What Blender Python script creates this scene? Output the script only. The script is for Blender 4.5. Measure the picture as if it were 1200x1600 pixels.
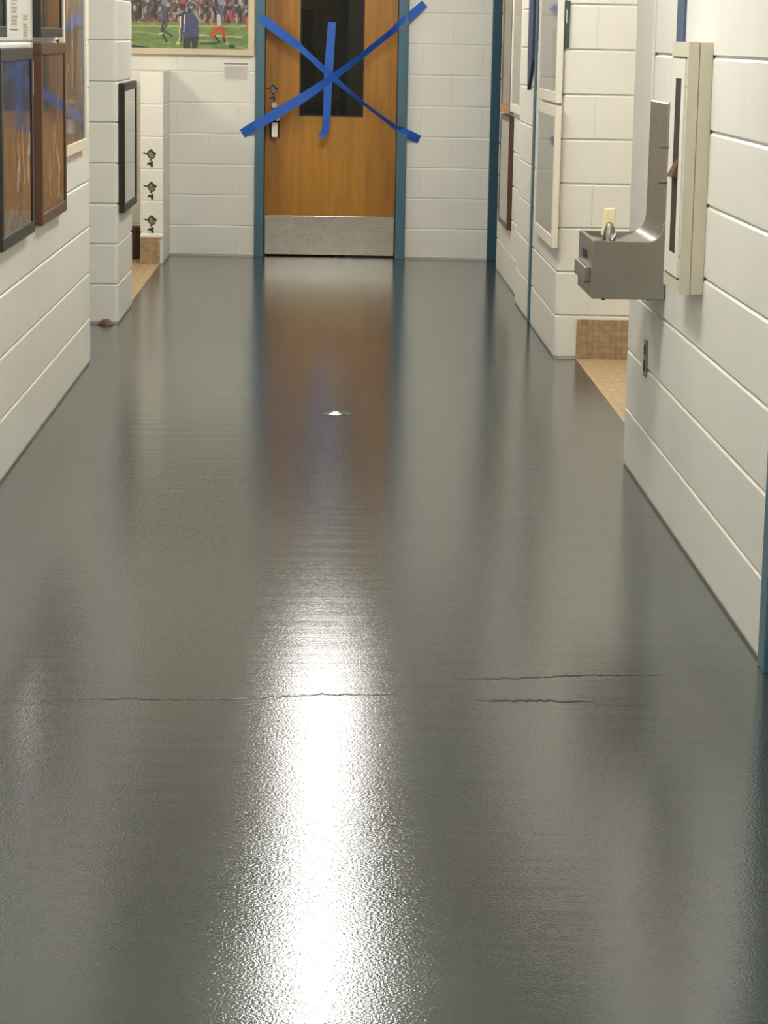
import bpy, bmesh, math, random
import numpy as np
from mathutils import Vector, Matrix

random.seed(4)
rng = np.random.default_rng(7)
for o in list(bpy.data.objects):
    bpy.data.objects.remove(o)
SC = bpy.context.scene
COL = SC.collection

# ------------------------------------------------------------------ camera
CAM_H = 1.4545
PITCH, YAW, ROLL = 0.19223, 0.02489, 0.0186
cam = bpy.data.cameras.new('camera')
cam.sensor_fit = 'VERTICAL'
cam.sensor_height = 24.0
cam.lens = 3800.0 / 1600.0 * 24.0
cam.clip_start = 0.05
cam_o = bpy.data.objects.new('camera', cam)
COL.objects.link(cam_o)
F = Vector((math.sin(YAW) * math.cos(PITCH), math.cos(YAW) * math.cos(PITCH), -math.sin(PITCH)))
R = Vector((math.cos(YAW), -math.sin(YAW), 0))
U = R.cross(F)
R2 = math.cos(ROLL) * R + math.sin(ROLL) * U
U2 = -math.sin(ROLL) * R + math.cos(ROLL) * U
M = Matrix((R2, U2, -F)).transposed().to_4x4()
M.translation = Vector((0, 0, CAM_H))
cam_o.matrix_world = M
SC.camera = cam_o

# ------------------------------------------------------------------ light and exposure
LAMP_STRENGTH = 14.0          # the corridor's fluorescent strips
LAMP_COLOUR = (1.0, 0.985, 0.94, 1)
WARM_STRENGTH = 22.0          # small lamps in the two tiled side rooms
WARM_COLOUR = (1.0, 0.91, 0.74, 1)
STRIPS = [(13.5, 14.7), (9.9, 11.1), (6.3, 7.5), (2.7, 3.9), (-0.9, 0.3)]   # start and end of each strip along the corridor
SC.view_settings.view_transform = 'Standard'
SC.view_settings.look = 'None'
SC.view_settings.gamma = 1.0
SC.view_settings.use_curve_mapping = False
SC.view_settings.exposure = 0.99
world = bpy.data.worlds.new('world')
SC.world = world
world.use_nodes = True
world.node_tree.nodes['Background'].inputs[0].default_value = (0.9, 0.9, 1.0, 1)
world.node_tree.nodes['Background'].inputs[1].default_value = 0.02

# ------------------------------------------------------------------ helpers: materials
def lin(c):
    return tuple((x / 12.92 if x <= 0.04045 else ((x + 0.055) / 1.055) ** 2.4) for x in [v / 255 for v in c])

def new_mat(name):
    m = bpy.data.materials.new(name)
    m.use_nodes = True
    nt = m.node_tree
    return m, nt, nt.nodes['Principled BSDF']

def N(nt, kind, **kw):
    n = nt.nodes.new(kind)
    for k, v in kw.items():
        if k in n.inputs.keys():
            n.inputs[k].default_value = v
        else:
            setattr(n, k, v)
    return n

def plain(name, rgb, rough=0.5, metal=0.0, noise=0.0, bump=0.0, scale=40.0, coat=0.0):
    m, nt, b = new_mat(name)
    c = lin(rgb)
    b.inputs['Roughness'].default_value = rough
    b.inputs['Metallic'].default_value = metal
    b.inputs['Coat Weight'].default_value = coat
    tc = N(nt, 'ShaderNodeTexCoord')
    nz = N(nt, 'ShaderNodeTexNoise', Scale=scale, Detail=5.0)
    nt.links.new(tc.outputs['Object'], nz.inputs['Vector'])
    mx = N(nt, 'ShaderNodeMix', data_type='RGBA')
    mx.inputs[6].default_value = (*[x * (1 - noise) for x in c], 1)
    mx.inputs[7].default_value = (*[min(1, x * (1 + noise)) for x in c], 1)
    nt.links.new(nz.outputs['Fac'], mx.inputs[0])
    nt.links.new(mx.outputs[2], b.inputs['Base Color'])
    if bump:
        bp = N(nt, 'ShaderNodeBump', Strength=bump, Distance=0.002)
        nt.links.new(nz.outputs['Fac'], bp.inputs['Height'])
        nt.links.new(bp.outputs['Normal'], b.inputs['Normal'])
    return m

def block_paint(name, rgb):
    """gloss white paint over concrete block: pitted face, faint upright joints"""
    m, nt, b = new_mat(name)
    b.inputs['Roughness'].default_value = 0.42
    L = nt.links.new
    g = N(nt, 'ShaderNodeNewGeometry')
    sp = N(nt, 'ShaderNodeSeparateXYZ'); L(g.outputs['Position'], sp.inputs[0])
    sn = N(nt, 'ShaderNodeSeparateXYZ'); L(g.outputs['Normal'], sn.inputs[0])
    ab = N(nt, 'ShaderNodeMath', operation='ABSOLUTE'); L(sn.outputs['X'], ab.inputs[0])
    gt = N(nt, 'ShaderNodeMath', operation='GREATER_THAN'); L(ab.outputs[0], gt.inputs[0]); gt.inputs[1].default_value = 0.6
    mu = N(nt, 'ShaderNodeMix', data_type='FLOAT')
    L(gt.outputs[0], mu.inputs[0]); L(sp.outputs['X'], mu.inputs[2]); L(sp.outputs['Y'], mu.inputs[3])
    cb = N(nt, 'ShaderNodeCombineXYZ'); L(mu.outputs[0], cb.inputs[0]); L(sp.outputs['Z'], cb.inputs[1])
    br = N(nt, 'ShaderNodeTexBrick')
    br.inputs['Scale'].default_value = 1.0
    br.inputs['Mortar Size'].default_value = 0.004
    br.inputs['Mortar Smooth'].default_value = 0.4
    br.inputs['Brick Width'].default_value = 0.4064
    br.inputs['Row Height'].default_value = 0.2032
    br.inputs['Color1'].default_value = (0, 0, 0, 1)
    br.inputs['Color2'].default_value = (1, 1, 1, 1)
    br.inputs['Mortar'].default_value = (0.5, 0.5, 0.5, 1)
    L(cb.outputs[0], br.inputs['Vector'])
    n1 = N(nt, 'ShaderNodeTexNoise', Scale=150.0, Detail=3.0); L(g.outputs['Position'], n1.inputs['Vector'])
    n2 = N(nt, 'ShaderNodeTexNoise', Scale=22.0, Detail=4.0); L(g.outputs['Position'], n2.inputs['Vector'])
    n3 = N(nt, 'ShaderNodeTexNoise', Scale=3.0, Detail=4.0); L(g.outputs['Position'], n3.inputs['Vector'])
    c = lin(rgb)
    mx = N(nt, 'ShaderNodeMix', data_type='RGBA')
    mx.inputs[6].default_value = (*[x * 0.93 for x in c], 1)
    mx.inputs[7].default_value = (*[x * 1.04 for x in c], 1)
    L(n3.outputs['Fac'], mx.inputs[0])
    # each block its own faint tone
    m2 = N(nt, 'ShaderNodeMix', data_type='RGBA', blend_type='MULTIPLY')
    rp = N(nt, 'ShaderNodeValToRGB')
    rp.color_ramp.elements[0].color = (0.982, 0.982, 0.982, 1)
    rp.color_ramp.elements[1].color = (1, 1, 1, 1)
    L(br.outputs['Color'], rp.inputs[0])
    m2.inputs[0].default_value = 1.0
    L(mx.outputs[2], m2.inputs[6]); L(rp.outputs[0], m2.inputs[7])
    L(m2.outputs[2], b.inputs['Base Color'])
    b1 = N(nt, 'ShaderNodeBump', Strength=0.25, Distance=0.002); L(n1.outputs['Fac'], b1.inputs['Height'])
    b2 = N(nt, 'ShaderNodeBump', Strength=0.35, Distance=0.004); L(n2.outputs['Fac'], b2.inputs['Height']); L(b1.outputs[0], b2.inputs['Normal'])
    b3 = N(nt, 'ShaderNodeBump', Strength=0.7, Distance=0.003, invert=True); L(br.outputs['Fac'], b3.inputs['Height']); L(b2.outputs[0], b3.inputs['Normal'])
    L(b3.outputs[0], b.inputs['Normal'])
    return m

def floor_mat():
    """grey epoxy: orange-peel gloss coat with roller streaks across the corridor"""
    m, nt, b = new_mat('grey_epoxy')
    L = nt.links.new
    g = N(nt, 'ShaderNodeNewGeometry')
    n0 = N(nt, 'ShaderNodeTexNoise', Scale=1.1, Detail=5.0); L(g.outputs['Position'], n0.inputs['Vector'])
    mx = N(nt, 'ShaderNodeMix', data_type='RGBA')
    mx.inputs[6].default_value = (0.050, 0.055, 0.053, 1)
    mx.inputs[7].default_value = (0.066, 0.070, 0.067, 1)
    L(n0.outputs['Fac'], mx.inputs[0]); L(mx.outputs[2], b.inputs['Base Color'])
    rr = N(nt, 'ShaderNodeMapRange'); rr.inputs['To Min'].default_value = 0.055; rr.inputs['To Max'].default_value = 0.10
    n4 = N(nt, 'ShaderNodeTexNoise', Scale=2.2, Detail=3.0); L(g.outputs['Position'], n4.inputs['Vector'])
    L(n4.outputs['Fac'], rr.inputs['Value']); L(rr.outputs[0], b.inputs['Roughness'])
    b.inputs['IOR'].default_value = 1.45; b.inputs['Specular IOR Level'].default_value = 0.46
    n1 = N(nt, 'ShaderNodeTexNoise', Scale=170.0, Detail=2.5); L(g.outputs['Position'], n1.inputs['Vector'])
    mp = N(nt, 'ShaderNodeMapping'); mp.inputs['Scale'].default_value = (1.3, 9.0, 1); L(g.outputs['Position'], mp.inputs['Vector'])
    n2 = N(nt, 'ShaderNodeTexNoise', Scale=1.6, Detail=4.0); L(mp.outputs[0], n2.inputs['Vector'])
    b1 = N(nt, 'ShaderNodeBump', Strength=0.33, Distance=0.0012); L(n1.outputs['Fac'], b1.inputs['Height'])
    b2 = N(nt, 'ShaderNodeBump', Strength=0.06, Distance=0.010); L(n2.outputs['Fac'], b2.inputs['Height']); L(b1.outputs[0], b2.inputs['Normal'])
    L(b2.outputs[0], b.inputs['Normal'])
    return m

def tile_mat(name, c1, c2, mortar, size, rough=0.35, plane='XY'):
    m, nt, b = new_mat(name)
    L = nt.links.new
    g = N(nt, 'ShaderNodeNewGeometry')
    sp = N(nt, 'ShaderNodeSeparateXYZ'); L(g.outputs['Position'], sp.inputs[0])
    cb = N(nt, 'ShaderNodeCombineXYZ')
    L(sp.outputs[plane[0]], cb.inputs[0]); L(sp.outputs[plane[1]], cb.inputs[1])
    br = N(nt, 'ShaderNodeTexBrick', offset=0.0)
    br.inputs['Scale'].default_value = 1.0
    br.inputs['Mortar Size'].default_value = size * 0.05
    br.inputs['Brick Width'].default_value = size
    br.inputs['Row Height'].default_value = size
    br.inputs['Color1'].default_value = (*lin(c1), 1)
    br.inputs['Color2'].default_value = (*lin(c2), 1)
    br.inputs['Mortar'].default_value = (*lin(mortar), 1)
    L(cb.outputs[0], br.inputs['Vector'])
    nz = N(nt, 'ShaderNodeTexNoise', Scale=30.0, Detail=4.0); L(g.outputs['Position'], nz.inputs['Vector'])
    rp = N(nt, 'ShaderNodeValToRGB')
    rp.color_ramp.elements[0].color = (0.7, 0.7, 0.7, 1); rp.color_ramp.elements[0].position = 0.3
    rp.color_ramp.elements[1].color = (1, 1, 1, 1); rp.color_ramp.elements[1].position = 0.7
    L(nz.outputs['Fac'], rp.inputs[0])
    mx = N(nt, 'ShaderNodeMix', data_type='RGBA', blend_type='MULTIPLY'); mx.inputs[0].default_value = 1
    L(br.outputs['Color'], mx.inputs[6]); L(rp.outputs[0], mx.inputs[7]); L(mx.outputs[2], b.inputs['Base Color'])
    b.inputs['Roughness'].default_value = rough
    bp = N(nt, 'ShaderNodeBump', Strength=0.4, Distance=0.002, invert=True); L(br.outputs['Fac'], bp.inputs['Height']); L(bp.outputs[0], b.inputs['Normal'])
    return m

def oak_mat():
    m, nt, b = new_mat('oak_veneer')
    L = nt.links.new
    g = N(nt, 'ShaderNodeNewGeometry')
    mp = N(nt, 'ShaderNodeMapping'); mp.inputs['Scale'].default_value = (26, 26, 1.6); L(g.outputs['Position'], mp.inputs['Vector'])
    n1 = N(nt, 'ShaderNodeTexNoise', Scale=1.0, Detail=6.0, Roughness=0.6, Distortion=0.4); L(mp.outputs[0], n1.inputs['Vector'])
    mp2 = N(nt, 'ShaderNodeMapping'); mp2.inputs['Scale'].default_value = (5, 5, 0.9); L(g.outputs['Position'], mp2.inputs['Vector'])
    n2 = N(nt, 'ShaderNodeTexNoise', Scale=1.0, Detail=3.0); L(mp2.outputs[0], n2.inputs['Vector'])
    ad = N(nt, 'ShaderNodeMath', operation='ADD'); L(n1.outputs['Fac'], ad.inputs[0]); L(n2.outputs['Fac'], ad.inputs[1])
    rp = N(nt, 'ShaderNodeValToRGB')
    e = rp.color_ramp.elements
    e[0].position = 0.30; e[0].color = (*lin((136, 87, 20)), 1)
    e[1].position = 0.70; e[1].color = (*lin((188, 132, 44)), 1)
    md = N(nt, 'ShaderNodeMath', operation='MULTIPLY'); L(ad.outputs[0], md.inputs[0]); md.inputs[1].default_value = 0.5
    L(md.outputs[0], rp.inputs[0]); L(rp.outputs[0], b.inputs['Base Color'])
    b.inputs['Roughness'].default_value = 0.38
    return m

def steel_mat(name, rgb=(176, 172, 164), rough=0.3, stretch=(3, 3, 160), bump=0.12):
    m, nt, b = new_mat(name)
    L = nt.links.new
    g = N(nt, 'ShaderNodeNewGeometry')
    mp = N(nt, 'ShaderNodeMapping'); mp.inputs['Scale'].default_value = stretch; L(g.outputs['Position'], mp.inputs['Vector'])
    n1 = N(nt, 'ShaderNodeTexNoise', Scale=1.0, Detail=4.0); L(mp.outputs[0], n1.inputs['Vector'])
    n2 = N(nt, 'ShaderNodeTexNoise', Scale=14.0, Detail=4.0); L(g.outputs['Position'], n2.inputs['Vector'])
    b.inputs['Metallic'].default_value = 1.0
    b.inputs['Base Color'].default_value = (*lin(rgb), 1)
    rr = N(nt, 'ShaderNodeMapRange'); rr.inputs['To Min'].default_value = rough * 0.8; rr.inputs['To Max'].default_value = rough * 1.25
    L(n2.outputs['Fac'], rr.inputs['Value']); L(rr.outputs[0], b.inputs['Roughness'])
    bp = N(nt, 'ShaderNodeBump', Strength=bump, Distance=0.001); L(n1.outputs['Fac'], bp.inputs['Height'])
    b2 = N(nt, 'ShaderNodeBump', Strength=bump, Distance=0.004); L(n2.outputs['Fac'], b2.inputs['Height']); L(bp.outputs[0], b2.inputs['Normal'])
    L(b2.outputs[0], b.inputs['Normal'])
    return m

def glass_mat(name, tint=(1, 1, 1), ior=1.5, rough=0.03):
    m, nt, b = new_mat(name)
    L = nt.links.new
    nt.nodes.remove(b)
    out = nt.nodes['Material Output']
    tr = N(nt, 'ShaderNodeBsdfTransparent'); tr.inputs[0].default_value = (*tint, 1)
    gl = N(nt, 'ShaderNodeBsdfGlossy'); gl.inputs['Roughness'].default_value = rough
    fr = N(nt, 'ShaderNodeFresnel', IOR=ior)
    # only the outer face reflects; leaving the thin sheet costs nothing
    gm = N(nt, 'ShaderNodeNewGeometry')
    iv = N(nt, 'ShaderNodeMath', operation='SUBTRACT'); iv.inputs[0].default_value = 1.0; L(gm.outputs['Backfacing'], iv.inputs[1])
    ml = N(nt, 'ShaderNodeMath', operation='MULTIPLY'); L(fr.outputs[0], ml.inputs[0]); L(iv.outputs[0], ml.inputs[1])
    mx = N(nt, 'ShaderNodeMixShader'); L(ml.outputs[0], mx.inputs[0]); L(tr.outputs[0], mx.inputs[1]); L(gl.outputs[0], mx.inputs[2])
    L(mx.outputs[0], out.inputs[0])
    return m

def emit_mat(name, rgba, s):
    m, nt, b = new_mat(name)
    b.inputs['Base Color'].default_value = (0.8, 0.8, 0.8, 1)
    b.inputs['Emission Color'].default_value = rgba
    b.inputs['Emission Strength'].default_value = s
    return m

def print_mat():
    m, nt, b = new_mat('printed_image')
    a = N(nt, 'ShaderNodeAttribute', attribute_name='ink')
    nt.links.new(a.outputs['Color'], b.inputs['Base Color'])
    b.inputs['Roughness'].default_value = 0.5
    return m

MT = {
    'block': block_paint('painted_block', (229, 227, 218)),
    'plain_wall': plain('painted_plaster', (226, 223, 212), 0.5, noise=0.03, bump=0.2),
    'ceiling': plain('ceiling_tile', (176, 174, 166), 0.9, noise=0.05, bump=0.4, scale=120),
    'floor': floor_mat(),
    'tan_tile': tile_mat('tan_floor_tile', (208, 180, 138), (198, 168, 124), (176, 148, 110), 0.052),
    'tan_base': tile_mat('tan_base_tile', (180, 154, 120), (166, 140, 108), (150, 126, 98), 0.027, plane='XZ'),
    'tan_base_side': tile_mat('tan_base_tile_side', (180, 154, 120), (166, 140, 108), (150, 126, 98), 0.027, plane='YZ'),
    'teal': plain('teal_frame_paint', (68, 106, 122), 0.35, noise=0.06, bump=0.1),
    'navy_teal': plain('deep_teal_paint', (38, 76, 92), 0.35, noise=0.06),
    'oak': oak_mat(),
    'steel': steel_mat('brushed_steel', (158, 153, 144)),
    'kick': steel_mat('kick_plate_steel', (196, 190, 178), 0.17, (2, 2, 150), 0.22),
    'chrome': steel_mat('chrome', (210, 210, 208), 0.12, (5, 5, 5), 0.02),
    'black': plain('black_frame', (34, 32, 27), 0.38, noise=0.1),
    'darkgrey': plain('dark_grey', (44, 42, 38), 0.6, noise=0.1),
    'brown': plain('brown_frame_wood', (86, 55, 31), 0.35, noise=0.2, scale=60),
    'cream': plain('cream_frame', (226, 214, 188), 0.45, noise=0.04),
    'tanframe': plain('tan_frame', (208, 192, 166), 0.45, noise=0.04),
    'greybrown': plain('grey_brown_frame', (126, 106, 82), 0.45, noise=0.08),
    'whiteframe': plain('white_frame', (228, 222, 206), 0.45, noise=0.03),
    'honey': plain('honey_rail_light', (178, 122, 56), 0.4, noise=0.15, scale=60),  # lit tone for one rail of the grey-brown frame
    'glass': glass_mat('picture_glass'),
    'acrylic': glass_mat('acrylic_sheet', ior=1.4, rough=0.04),
    'doorglass': glass_mat('door_glass', (0.55, 0.56, 0.5)),
    'paper': plain('paper', (236, 232, 222), 0.7, noise=0.02),
    'print': print_mat(),
    'tape': plain('blue_masking_tape', (32, 92, 190), 0.55, noise=0.08, bump=0.2, scale=300),
    'ink': plain('decal_dark', (52, 47, 38), 0.5, noise=0.15),
    'inkgrey': plain('decal_grey', (138, 130, 114), 0.5, noise=0.2),
    'cab': plain('aged_white_enamel', (206, 199, 178), 0.4, noise=0.06, bump=0.05, scale=18),
    'cabfront': plain('white_enamel', (226, 221, 208), 0.4, noise=0.03),
    'darkpane': plain('smoked_pane', (40, 30, 18), 0.7, noise=0.3, scale=20),
    'amber': plain('amber_metal', (84, 50, 6), 0.55, metal=0.0, noise=0.1),
    'rubber': plain('black_rubber', (18, 17, 16), 0.7, noise=0.1),
    'creamplastic': plain('cream_plastic', (240, 226, 184), 0.35, noise=0.02),
    'brown_bin': plain('brown_bin_plastic', (74, 60, 44), 0.5, noise=0.1),
    'rust': plain('rusty_iron', (104, 88, 72), 0.6, noise=0.35, bump=0.5, scale=70),
    'bluestrip': plain('slate_blue_paint', (58, 84, 112), 0.4, noise=0.06),
    'bluedoor': plain('slate_blue_door', (58, 66, 78), 0.4, noise=0.05),
    'lamp': emit_mat('lamp_diffuser', LAMP_COLOUR, LAMP_STRENGTH),
    'warmlamp': emit_mat('warm_lamp_diffuser', WARM_COLOUR, WARM_STRENGTH),
    'wallwarm': emit_mat('wall_lamp_diffuser', WARM_COLOUR, WARM_STRENGTH * 2.2),
    'room_fill': emit_mat('room_fill_diffuser', (1, 0.9, 0.75, 1), 5.0),  # added fill for the unlit room behind the door
    'enamel': plain('white_lamp_enamel', (225, 225, 220), 0.5),
    'roomwall': plain('dim_room_wall', (150, 128, 98), 0.8, noise=0.2, scale=3),
    'roompale': plain('dim_room_pale', (150, 152, 138), 0.8, noise=0.1, scale=3),
    'steelscrew': plain('dark_screw', (110, 104, 92), 0.45, metal=0.3),
}

# ------------------------------------------------------------------ helpers: meshes and objects
def link(name, me, mat, parent=None):
    o = bpy.data.objects.new(name, me)
    COL.objects.link(o)
    for mm in (mat if isinstance(mat, (list, tuple)) else [mat]):
        me.materials.append(mm)
    if parent is not None:
        o.parent = parent
        o.matrix_parent_inverse = Matrix.Translation(-parent.location)
    return o

def thing(name, label, cat, loc, group=None):
    o = bpy.data.objects.new(name, None)
    o.empty_display_size = 0.05
    COL.objects.link(o)
    o.location = loc
    return tag(o, label, cat, group)

def tag(o, label, cat, group=None):
    o['label'] = label
    o['category'] = cat
    if group:
        o['group'] = group
    return o

def struct(o, label=None, cat=None):
    o['kind'] = 'structure'
    if label:
        o['label'] = label
        o['category'] = cat
    return o

def add_box(bm, a, b, mi=0):
    x0, y0, z0 = [min(p, q) for p, q in zip(a, b)]
    x1, y1, z1 = [max(p, q) for p, q in zip(a, b)]
    v = [bm.verts.new(p) for p in ((x0, y0, z0), (x1, y0, z0), (x1, y1, z0), (x0, y1, z0), (x0, y0, z1), (x1, y0, z1), (x1, y1, z1), (x0, y1, z1))]
    fs = []
    for q in ((0, 3, 2, 1), (4, 5, 6, 7), (0, 1, 5, 4), (1, 2, 6, 5), (2, 3, 7, 6), (3, 0, 4, 7)):
        f = bm.faces.new([v[i] for i in q]); f.material_index = mi; fs.append(f)
    return v, fs

def finish(bm, name, mat, parent=None, bevel=0.0, seg=2, smooth=False):
    bmesh.ops.recalc_face_normals(bm, faces=bm.faces)
    me = bpy.data.meshes.new(name)
    bm.to_mesh(me); bm.free()
    if smooth:
        for p in me.polygons:
            p.use_smooth = True
    o = link(name, me, mat, parent)
    if bevel:
        md = o.modifiers.new('bevel', 'BEVEL')
        md.width = bevel; md.segments = seg; md.limit_method = 'ANGLE'; md.angle_limit = math.radians(40)
    return o

def box(name, a, b, mat, parent=None, bevel=0.0, seg=2):
    bm = bmesh.new(); add_box(bm, a, b)
    return finish(bm, name, mat, parent, bevel, seg)

def prism(bm, prof, axis, t0, t1):
    """closed 2-D profile extruded along an axis; profile coordinates are the two other axes in order"""
    def pt(p, t):
        q = list(p); q.insert(axis, t); return q
    a = [bm.verts.new(pt(p, t0)) for p in prof]
    b = [bm.verts.new(pt(p, t1)) for p in prof]
    n = len(prof)
    for i in range(n):
        bm.faces.new((a[i], a[(i + 1) % n], b[(i + 1) % n], b[i]))
    bm.faces.new(a[::-1]); bm.faces.new(b)

def cyl(bm, p, q, r0, r1=None, n=24):
    p, q = Vector(p), Vector(q)
    r1 = r0 if r1 is None else r1
    d = (q - p).normalized()
    s = d.orthogonal().normalized(); t = d.cross(s)
    A = []; B = []
    for i in range(n):
        a = 2 * math.pi * i / n
        w = math.cos(a) * s + math.sin(a) * t
        A.append(bm.verts.new(p + w * r0)); B.append(bm.verts.new(q + w * r1))
    for i in range(n):
        bm.faces.new((A[i], A[(i + 1) % n], B[(i + 1) % n], B[i]))
    bm.faces.new(A[::-1]); bm.faces.new(B)

def dome(bm, c, r, sx=1, sy=1, sz=1, n=20, m=8, full=False):
    rows = []
    lo = -math.pi / 2 if full else 0
    for j in range(m + 1):
        ph = lo + (math.pi / 2 - lo) * j / m
        if abs(math.cos(ph)) < 1e-6:
            rows.append([bm.verts.new((c[0], c[1], c[2] + r * sz * math.sin(ph)))])
        else:
            rows.append([bm.verts.new((c[0] + r * sx * math.cos(ph) * math.cos(2 * math.pi * i / n), c[1] + r * sy * math.cos(ph) * math.sin(2 * math.pi * i / n), c[2] + r * sz * math.sin(ph))) for i in range(n)])
    for a, b in zip(rows, rows[1:]):
        for i in range(n):
            k = (i + 1) % n
            if len(b) == 1:
                bm.faces.new((a[i], a[k], b[0]))
            elif len(a) == 1:
                bm.faces.new((a[0], b[k], b[i]))
            else:
                bm.faces.new((a[i], a[k], b[k], b[i]))
    if not full:
        bm.faces.new(rows[0][::-1])

# ------------------------------------------------------------------ block walls with real bed joints
COURSE = 0.2032
def round_plan(pts):
    """pts: (x, y, radius) counter-clockwise; rounds the corners that carry a radius (bullnose blocks)"""
    out = []
    n = len(pts)
    for i, (x, y, r) in enumerate(pts):
        if not r:
            out.append(Vector((x, y))); continue
        p = Vector((x, y)); a = Vector(pts[i - 1][:2]); b = Vector(pts[(i + 1) % n][:2])
        da, db = (a - p).normalized(), (b - p).normalized()
        s, e = p + da * r, p + db * r
        c = p + (da + db) * r
        for k in range(7):
            t = k / 6 * math.pi / 2
            out.append(c - db * r * math.cos(t) - da * r * math.sin(t))
    return out

def block_wall(name, pts, z1, mat, groove=0.0085, z0=0.0, foot=True):
    plan = round_plan(pts)
    n = len(plan)
    nor = []
    for i in range(n):
        e0 = (plan[i] - plan[i - 1]).normalized(); e1 = (plan[(i + 1) % n] - plan[i]).normalized()
        n0 = Vector((e0.y, -e0.x)); n1 = Vector((e1.y, -e1.x))
        m = n0 + n1
        m = m / max(0.3, m.dot(n0)) if m.length > 1e-6 else n0
        nor.append(m)
    prof = []
    if foot:
        prof += [(z0, -0.004), (z0 + 0.005, -0.004), (z0 + 0.011, 0)]
    else:
        prof += [(z0, 0)]
    k = math.floor(z0 / COURSE) + 1
    while k * COURSE < z1 - 0.02:
        z = k * COURSE
        g = groove
        prof += [(z - 0.0105, 0), (z - 0.002, -g * 0.85), (z, -g), (z + 0.003, -g * 0.9), (z + 0.0045, 0)]
        k += 1
    prof.append((z1, 0))
    bm = bmesh.new()
    rings = [[bm.verts.new((plan[i].x + nor[i].x * d, plan[i].y + nor[i].y * d, z)) for i in range(n)] for z, d in prof]
    for a, b in zip(rings, rings[1:]):
        for i in range(n):
            j = (i + 1) % n
            bm.faces.new((a[i], a[j], b[j], b[i]))
    bm.faces.new(rings[0][::-1]); bm.faces.new(rings[-1])
    return struct(finish(bm, name, mat))

CEIL = 2.88
XL, XR = -1.066, 1.051
YF = 16.41                                   # face of the far wall

# left wall up to the first recess, with its return
block_wall('wall_left', [(-1.066, -3.0, 0), (-1.066, 10.95, 0.025), (-2.2, 10.95, 0), (-2.2, 10.75, 0), (-1.266, 10.75, 0), (-1.266, -3.0, 0)], CEIL, MT['block'])
# block pier between the recess and the tiled room
block_wall('wall_left_pier', [(-2.2, 12.4, 0), (-1.066, 12.4, 0.025), (-1.066, 13.28, 0.012), (-2.2, 13.28, 0)], CEIL, MT['block'])
block_wall('wall_left_rear', [(-2.2, 10.75, 0), (-2.2, 16.6, 0), (-2.4, 16.6, 0), (-2.4, 10.75, 0)], CEIL, MT['plain_wall'], foot=False)
# low wing wall by the tiled room
block_wall('wall_left_wing', [(-1.208, 15.72, 0), (-1.062, 15.72, 0.006), (-1.062, YF, 0), (-1.208, YF, 0)], 1.222, MT['block'], groove=0.004)
struct(box('baseboard_left', (-1.209, 15.705, 0.0), (-1.083, 15.722, 0.172), MT['tan_base']))
struct(box('trim_1', (-1.209, 15.706, 0.172), (-1.062, 15.722, 0.19), MT['plain_wall'], bevel=0.003))
# right wall
block_wall('wall_right', [(1.051, 8.457, 0.02), (1.051, 5.62, 0), (1.251, 5.62, 0), (1.251, 8.257, 0), (2.2, 8.257, 0), (2.2, 8.457, 0)], CEIL, MT['block'])
block_wall('wall_right_near', [(1.051, 4.48, 0), (1.051, -3.0, 0), (1.251, -3.0, 0), (1.251, 4.48, 0)], CEIL, MT['block'])
block_wall('wall_right_rear', [(2.2, 11.5, 0), (2.2, 8.257, 0), (2.4, 8.257, 0), (2.4, 11.5, 0)], CEIL, MT['block'], foot=False)
block_wall('wall_right_far', [(1.062, 13.76, 0), (1.062, 11.3, 0.025), (2.2, 11.3, 0), (2.2, 11.5, 0), (1.6, 11.5, 0), (1.6, 15.8, 0), (1.09, 15.8, 0.008), (1.09, 13.76, 0)], CEIL, MT['block'])
struct(box('baseboard_right', (1.165, 11.288, 0.0), (2.2, 11.302, 0.184), MT['tan_base'], bevel=0.002))
# far wall on both sides of the door and over it
block_wall('wall_far_left', [(-2.2, YF, 0), (-0.49, YF, 0), (-0.49, 16.6, 0), (-2.2, 16.6, 0)], CEIL, MT['block'], groove=0.004)
block_wall('wall_far_right', [(0.5, YF, 0), (1.075, YF, 0), (1.075, 16.6, 0), (0.5, 16.6, 0)], CEIL, MT['block'], groove=0.004)
block_wall('wall_far_top', [(-0.49, YF, 0), (0.5, YF, 0), (0.5, 16.6, 0), (-0.49, 16.6, 0)], CEIL, MT['block'], groove=0.004, z0=2.13, foot=False)
struct(box('wall_back', (-1.3, -3.2, 0), (1.3, -3.0, CEIL), MT['plain_wall']))
struct(box('ceiling', (-2.4, -3.2, CEIL), (2.4, 20.2, CEIL + 0.1), MT['ceiling']))

# ------------------------------------------------------------------ floors
def grid_floor():
    bm = bmesh.new()
    x0, x1, y0, y1 = -1.085, 1.165, -3.0, 16.6
    v, fs = add_box(bm, (x0, y0, -0.12), (x1, y1, 0.0))
    return finish(bm, 'floor', MT['floor'])
struct(grid_floor())
struct(box('floor_left_recess', (-2.2, 10.95, -0.12), (-1.085, 12.4, 0.0), MT['floor']))
struct(box('floor_left_tile', (-2.2, 13.28, -0.12), (-1.085, YF, 0.0), MT['tan_tile']))
struct(box('floor_right_tile', (1.165, 8.457, -0.12), (2.2, 11.3, 0.0), MT['tan_tile']))

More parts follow.
